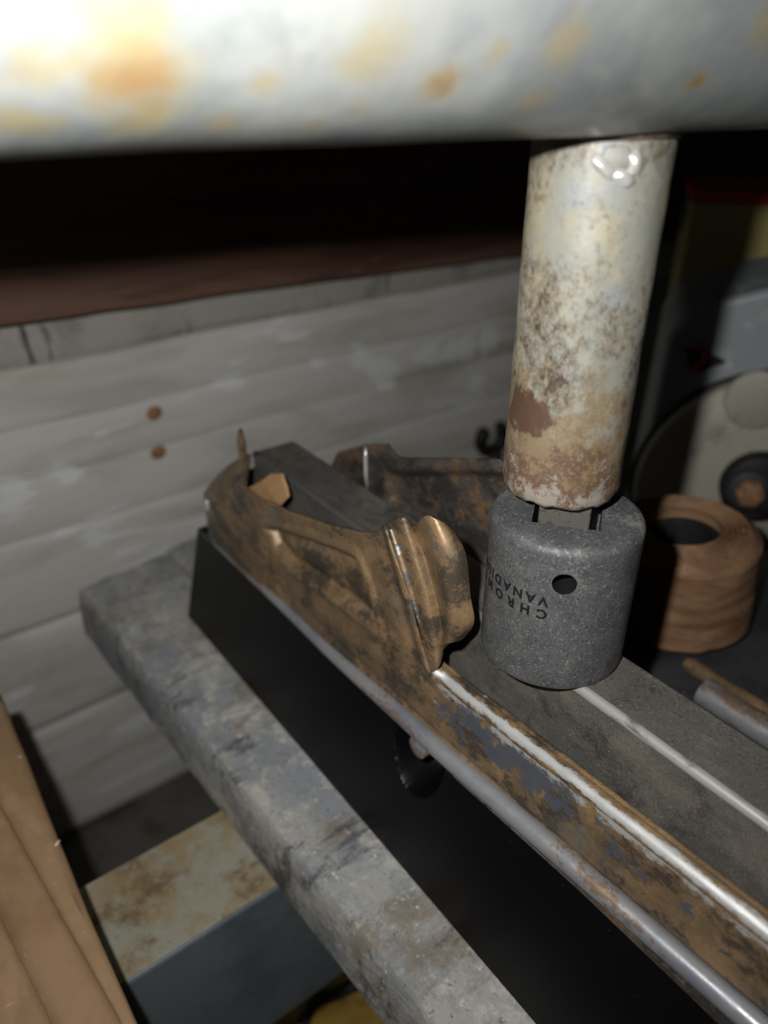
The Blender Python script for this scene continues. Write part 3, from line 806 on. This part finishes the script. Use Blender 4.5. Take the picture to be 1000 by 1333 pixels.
# ================================================================== PLANKS UNDER THE BLOCK
def board(name, xs0, xs1, y1, seed, lab):
    nx, ny = 12, 90
    top = []
    bl = []
    def edge(Y, side):
        x = xs0(Y) if side == 0 else xs1(Y)
        return x + .9 * nz(Y, seed, side, .06) + .35 * nz(Y, seed, side, .35)
    pts = []
    for i in range(ny + 1):
        Y0 = -120 + (y1 + 120) * i / ny
        row = []
        a, b = edge(Y0, 0), edge(Y0, 1)
        prof = [(a - .5, -246.8), (a - 2.2, -245.5), (a - 2.0, -236), (a - 1.6, -228), (a - .5, -221), (a + .6, -219.4)]
        prof += [(a + .9 + (b - a - 1.8) * j / nx, -219.15) for j in range(1, nx)]
        prof += [(b - .9, -219.3), (b, -220.8), (b, -245), (b - 1, -246.5)]
        for (x, z) in prof:
            skew = (x - 64) * .10 * (i / ny)
            row.append((x, Y0 + (skew if i == ny else 0) + (1.2 * nz(x, 5, seed, .2) if i == ny else 0), z - (.35 * abs(nz(x, Y0, seed, .05)))))
        pts.append(row)
    v, f = grid_vf(pts); m = len(pts[0]); n = len(pts)
    f += [tuple(range(m)), tuple((n - 1) * m + j for j in range(m - 1, -1, -1))] + [(i * m + m - 1, (i + 1) * m + m - 1, (i + 1) * m, i * m) for i in range(n - 1)]
    o = mesh(name, v, f, M['timber'], None, ((xs0(0) + xs1(0)) / 2, 100, -246.5), 40)
    return tag(o, lab, 'plank', 'planks on the press rail')
board('timber_plank', lambda Y: 79.5 - .0465 * Y, lambda Y: 114 - .008 * Y, 333, 1.3, 'weathered grey plank sticking out on the open side of the black block')
board('timber_plank', lambda Y: 115 - .008 * Y, lambda Y: 176, 336, 6.1, 'weathered plank mostly hidden beneath the black block, only its far corner showing')

# ================================================================== CARDBOARD BOX, LEFT FOREGROUND
cz = -205.0; ex = 11.1
cb = thing('cardboard_box', (-120, 90, -450), 'closed brown cardboard box in the left foreground', 'box')
box('carton_body', (-250, ex - .8, -160, 262, -450, cz - 4), M['kraft'], cb, bev=1.5)
def flap(fx0, fx1, z0, z1, lab=None):
    pts = []
    for i in range(61):
        Y = -160 + 422 * i / 60
        row = []; x0 = fx0(Y); x1 = fx1(Y)
        for (x, z) in ((x0, z0), (x0 + (x1 - x0) * .33, z0 + (z1 - z0) * .33 + .25), (x0 + (x1 - x0) * .66, z0 + (z1 - z0) * .66 + .25), (x1 - 2.0, z1 + .0), (x1 - .6, z1 - .6), (x1, z1 - 2.2), (x1, z1 - 3.6)):
            row.append((x + .35 * nz(Y, x, 2, .05), Y, z + .5 * nz(Y, x, 0, .03)))
        pts.append(row)
    v, f = grid_vf(pts); CLOSED[0] = False
    o = mesh('flap', v, f, M['kraft'], cb, smooth=60); CLOSED[0] = True
    solid(o, 1.4, 0); return o
s1 = lambda Y: min(8.8, 8.3 - (Y - 125) * .0855)          # slanted creases seen on the lid
s2 = lambda Y: min(4.0, -8.3 - (Y - 168) * .092)
flap(s1, lambda Y: ex + max(0, Y - 150) * .02, cz - .1, cz)
flap(s2, lambda Y: s1(Y) - .2, cz - .9, cz - .6)
flap(lambda Y: -250, lambda Y: s2(Y) - .2, cz - 2.0, cz - 1.1)
for (x, y) in ((37, 985), (80, 1100)):        # torn paper wisps on the edge
    p = onz(x, y, cz); p.x = ex
    tube('paper_wisp', [p + Vector((-1.0, 0, .2)), p + Vector((.2, .9, .3)), p + Vector((.9, 2.0, -.2)), p + Vector((1.6, 2.4, -.6))], [.3, .6, .5, .15], M['paper'], cb, seg=6, smooth=180)

# ================================================================== RIGHT-HAND BACKGROUND
bedz = -190
bed = box('bed_plate', (178, 318, -40, 176, -247, bedz), M['plate'], bev=2)
tag(bed, 'dark steel bed block under the rust-brown roll', 'steel block')
rc = Vector((240, 128, bedz))
rl = thing('strapping_roll', rc, 'rust-brown coil of strapping behind the socket', 'roll')
R0, RH = 28.0, 39
tiltm = Matrix.Rotation(math.radians(-5), 3, Vector((FW.x, FW.y, 0)).normalized())
def tl_(v): return [rc + tiltm @ (Vector(p) - rc) + Vector((0, 0, 2.6)) for p in v]
def rfn(r, z, a):
    k = 1 if r > 20 else 0
    return r + k * (.12 * math.sin(z * .9) + .8 * nz(math.cos(a) * 3, math.sin(a) * 3, z * .12, 1.0)), z + .4 * nz(math.cos(a) * r, math.sin(a) * r, 1, .2)
prof = [(14, .4), (R0 - 3, 0), (R0 - 1, .8)] + [(R0, 2 + (RH - 6) * k / 40) for k in range(41)] + [(R0 - 1.2, RH - 1.8), (R0 - 3.5, RH - .2)] + [(R0 - 3.5 - k * 1.0, RH + (.5 if k % 2 else -.3)) for k in range(1, 12)] + [(14.3, RH - 1), (14, RH - 3)]
v, f = lathe_vf(rc, prof, 72, rfn)
f = f[:-2]; nS = 72; nP = len(prof)
f += [((nP - 1) * nS + k, (nP - 1) * nS + (k + 1) % nS, (k + 1) % nS, k) for k in range(nS)]
mesh('winding', tl_(v), f, M['roll'], rl, smooth=50)
v, f = lathe_vf(rc, [(11.5, .5), (13.8, .5), (13.8, RH - 4), (11.5, RH - 4)], 48)
f = f[:-2] + [(3 * 48 + k, 3 * 48 + (k + 1) % 48, (k + 1) % 48, k) for k in range(48)]
mesh('core', tl_(v), f, M['black'], rl, smooth=40)
# steel bars lying on the bed beside the channel
def z_on(x, y): return onz(x, y, bedz + 5)
a = onz(915, 900, bedz + 5.2); 
bar1 = tube('round_bar', [(a.x, a.y, bedz + 5.2), (a.x, -35, bedz + 5.2)], 5.0, M['bare'], None, (a.x, 20, bedz + .2), 24)
tag(bar1, 'bright round steel bar lying on the dark bed block', 'bar')
a2 = onz(897, 868, bedz + 3)
bar2 = tube('rusty_rod', [(a2.x + 1, a2.y + 2, bedz + 3), (a2.x + 1, a2.y, bedz + 3), (a2.x + 1, -35, bedz + 3)], [2.0, 2.9, 2.9], M['rust'], None, (a2.x, 20, bedz + .1), 16)
tag(bar2, 'thin rusty rod lying beside the bright round bar', 'rod')
# blue-grey tin behind the bars
tn = thing('metal_tin', (296, 30, bedz), 'low blue grey metal tin at the right edge behind the bars', 'tin')
box('tin_body', (280, 312, -20, 82, bedz, bedz + 18), M['rail_side'], tn, bev=2)
box('tin_lid', (279, 313, -21.5, 83.5, bedz + 18, bedz + 23), M['plate'], tn, bev=1.2)

# machine: grey housing with a round cover and a hub bolt
mc0 = dep(1012, 676, 410)
fwd = Vector((FW.x, FW.y, 0)).normalized(); nrm = -(fwd * .96 + RT * .28).normalized(); sid = Vector((0, 0, 1)).cross(nrm).normalized()
mach = thing('bench_machine', (mc0.x, mc0.y, -450), 'grey machine housing with round cover and hub at the right', 'machine')
def loc(u, w, h): return mc0 + sid * u + nrm * w + Vector((0, 0, h))       # u right, w towards camera, h up
def disc(name, u, h, r, w0, w1, mat, seg=48, chamf=2.0, parent=None):
    prof = [(r, w0), (r, w1 - chamf), (r - chamf * .3, w1 - chamf * .35), (r - chamf, w1)]
    v = []
    for rr, w in prof:
        for k in range(seg):
            a = 2 * math.pi * k / seg
            v.append(loc(u + rr * math.cos(a), w, h + rr * math.sin(a)))
    f = []
    for i in range(3):
        for k in range(seg): f.append((i * seg + k, i * seg + (k + 1) % seg, (i + 1) * seg + (k + 1) % seg, (i + 1) * seg + k))
    f += [tuple(range(seg - 1, -1, -1)), tuple(3 * seg + k for k in range(seg))]
    return mesh(name, v, f, mat, parent or mach, smooth=40)
def mp(x, y, w=0):                                        # pixel -> (u, h) on the machine's front plane
    d = ray(x, y); tt = (mc0 + nrm * w).dot(nrm) / d.dot(nrm); q = d * tt - mc0
    return q.dot(sid), q.z
hz_ = -450 - mc0.z
tp = [mp(x, y) for x, y in ((1130, 350), (1000, 376), (960, 386), (925, 395), (890, 408), (868, 440))]
hp_ = [(tp[-1][0] - 4, hz_), (tp[0][0], hz_)] + tp
prism('housing', [loc(u, -70, h) for u, h in hp_], nrm * 70, M['bluepaint'], mach, bev=4)
cu_, chh = mp(995, 642)
disc('round_cover', cu_, chh, 66, 0, 8, M['casting'], 64, 2.5)
disc('cover_rim', cu_, chh, 68.5, 0, 2.5, M['black'], 64, .8)
u1, h1 = mp(985, 520, 8); disc('boss', u1, h1, 15, 8, 11, M['casting'], 32, 1.5)
u1, h1 = mp(992, 545, 8); disc('boss_hole', u1, h1, 3.2, 8, 8.6, M['black'], 20, .2)
u1, h1 = mp(990, 640, 16); disc('hub', u1, h1, 19, 8, 16, M['black'], 40, 3)
u1, h1 = mp(976, 640, 18); disc('hub_washer', u1, h1, 10.5, 16, 18, M['plate'], 32, 1)
disc('hub_bolt', u1, h1, 7, 18, 23, M['nail'], 6, 1.2)['label'] = 'rusty bolt in the hub'
# small dark pointer plate with a red mark
prism('pointer_plate', [loc(*(lambda q: (q[0], 0, q[1]))(mp(x, y))) for x, y in ((892, 452), (918, 455), (945, 470), (900, 486))], nrm * 2.5, M['black'], mach, bev=.4)
path = [loc(*(lambda q: (q[0], 3.4, q[1]))(mp(x, y, 3.4))) for x, y in ((900, 455), (908, 452), (916, 456), (919, 464), (914, 472), (906, 478), (902, 484))]
tube('red_mark', catmull(path, 24), 1.3, M['red'], mach, seg=8, smooth=180)['label'] = 'curved red mark'
# yellow carton on the machine with a red lid edge
zt0 = max(h for u, h in tp) + mc0.z
py0 = ray(960, 384); ty = 470
q0_ = dep(960, 384, ty)
ynr = nrm; 
yc = thing('yellow_carton', (q0_.x + 20, q0_.y + 12, -450), 'olive yellow carton with a red lid edge behind the grey machine', 'carton')
def yb(name, x0, x1, thick, z0, z1, mat, bev=1):
    a_ = dep(x0, 384, ty); a_.z = 0; b2 = a_ + sid * (x1 - x0) * ty / 1000
    v = [q + nrm * w + Vector((0, 0, z)) for q in (a_, b2) for w in (-thick, 0) for z in (z0, z1)]
    f = [(0, 1, 3, 2), (4, 6, 7, 5), (0, 4, 5, 1), (2, 3, 7, 6), (0, 2, 6, 4), (1, 5, 7, 3)]
    o = mesh(name, v, f, mat, yc); bevel(o, bev, 2); return o
zl = dep(985, 254, ty).z
yb('carton_side', 880, 1130, 70, -450, zl, M['yellow'])
yb('lid', 877, 1133, 73, zl, zl + 7, M['red'])

# black open-ended tool behind the channel, left of the rod
tz = -218
bt0 = ony(640, 590, 372)
wt = thing('open_spanner', (bt0.x, 372, -450), 'small black open-ended tool seen just left of the rod', 'spanner')
def sp(u, h): return Vector((bt0.x + u, 372, bt0.z + h))
jaw = [sp(math.cos(t_) * 11 - 2, 14 + math.sin(t_) * 11) for t_ in [math.radians(125 + (415 - 125) * k / 22) for k in range(23)]]
tube('jaw', jaw, [2.2] + [4.2] * 21 + [2.2], M['black'], wt, seg=12, smooth=180)
tube('handle', [sp(2, 4), sp(14, -40), sp(34, -120), sp(60, -450 - bt0.z)], [4, 4, 4, 4], M['black'], wt, seg=12, smooth=180)

# ================================================================== FLOOR CLUTTER UNDER THE RAIL
q0 = onz(430, 1318, -440)
sv = []
def sackz(x, y): return -450 + 14 * max(0, 1 - ((x - q0.x) / 62) ** 4) * max(0, 1 - ((y - q0.y) / 62) ** 4) * (1 + .5 * nz(x, y, 0, .05)) + .4
pts = [[(q0.x - 62 + 124 * i / 40, q0.y - 62 + 124 * j / 40, sackz(q0.x - 62 + 124 * i / 40, q0.y - 62 + 124 * j / 40)) for j in range(41)] for i in range(41)]
v, f = grid_vf(pts); CLOSED[0] = False
sk_ = mesh('empty_sack', v, f, M['sack'], None, (q0.x, q0.y, -450), 180); CLOSED[0] = True
solid(sk_, 1.2, 1)
tag(sk_, 'flattened yellow sack on the floor below the steel rail', 'sack')
P = catmull([onz(395, 1345, -440), onz(415, 1312, -440), onz(455, 1300, -440), onz(490, 1288, -440), onz(520, 1270, -440)], 24)
cbv = tube('black_cable', [Vector((p.x, p.y, sackz(p.x, p.y) + 4.6)) for p in P], 3.6, M['black'], None, None, 10, 180)
tag(cbv, 'black cable lying across the yellow sack', 'cable')

for o in list(bpy.data.objects):
    if 'mm' in o.keys(): del o['mm']
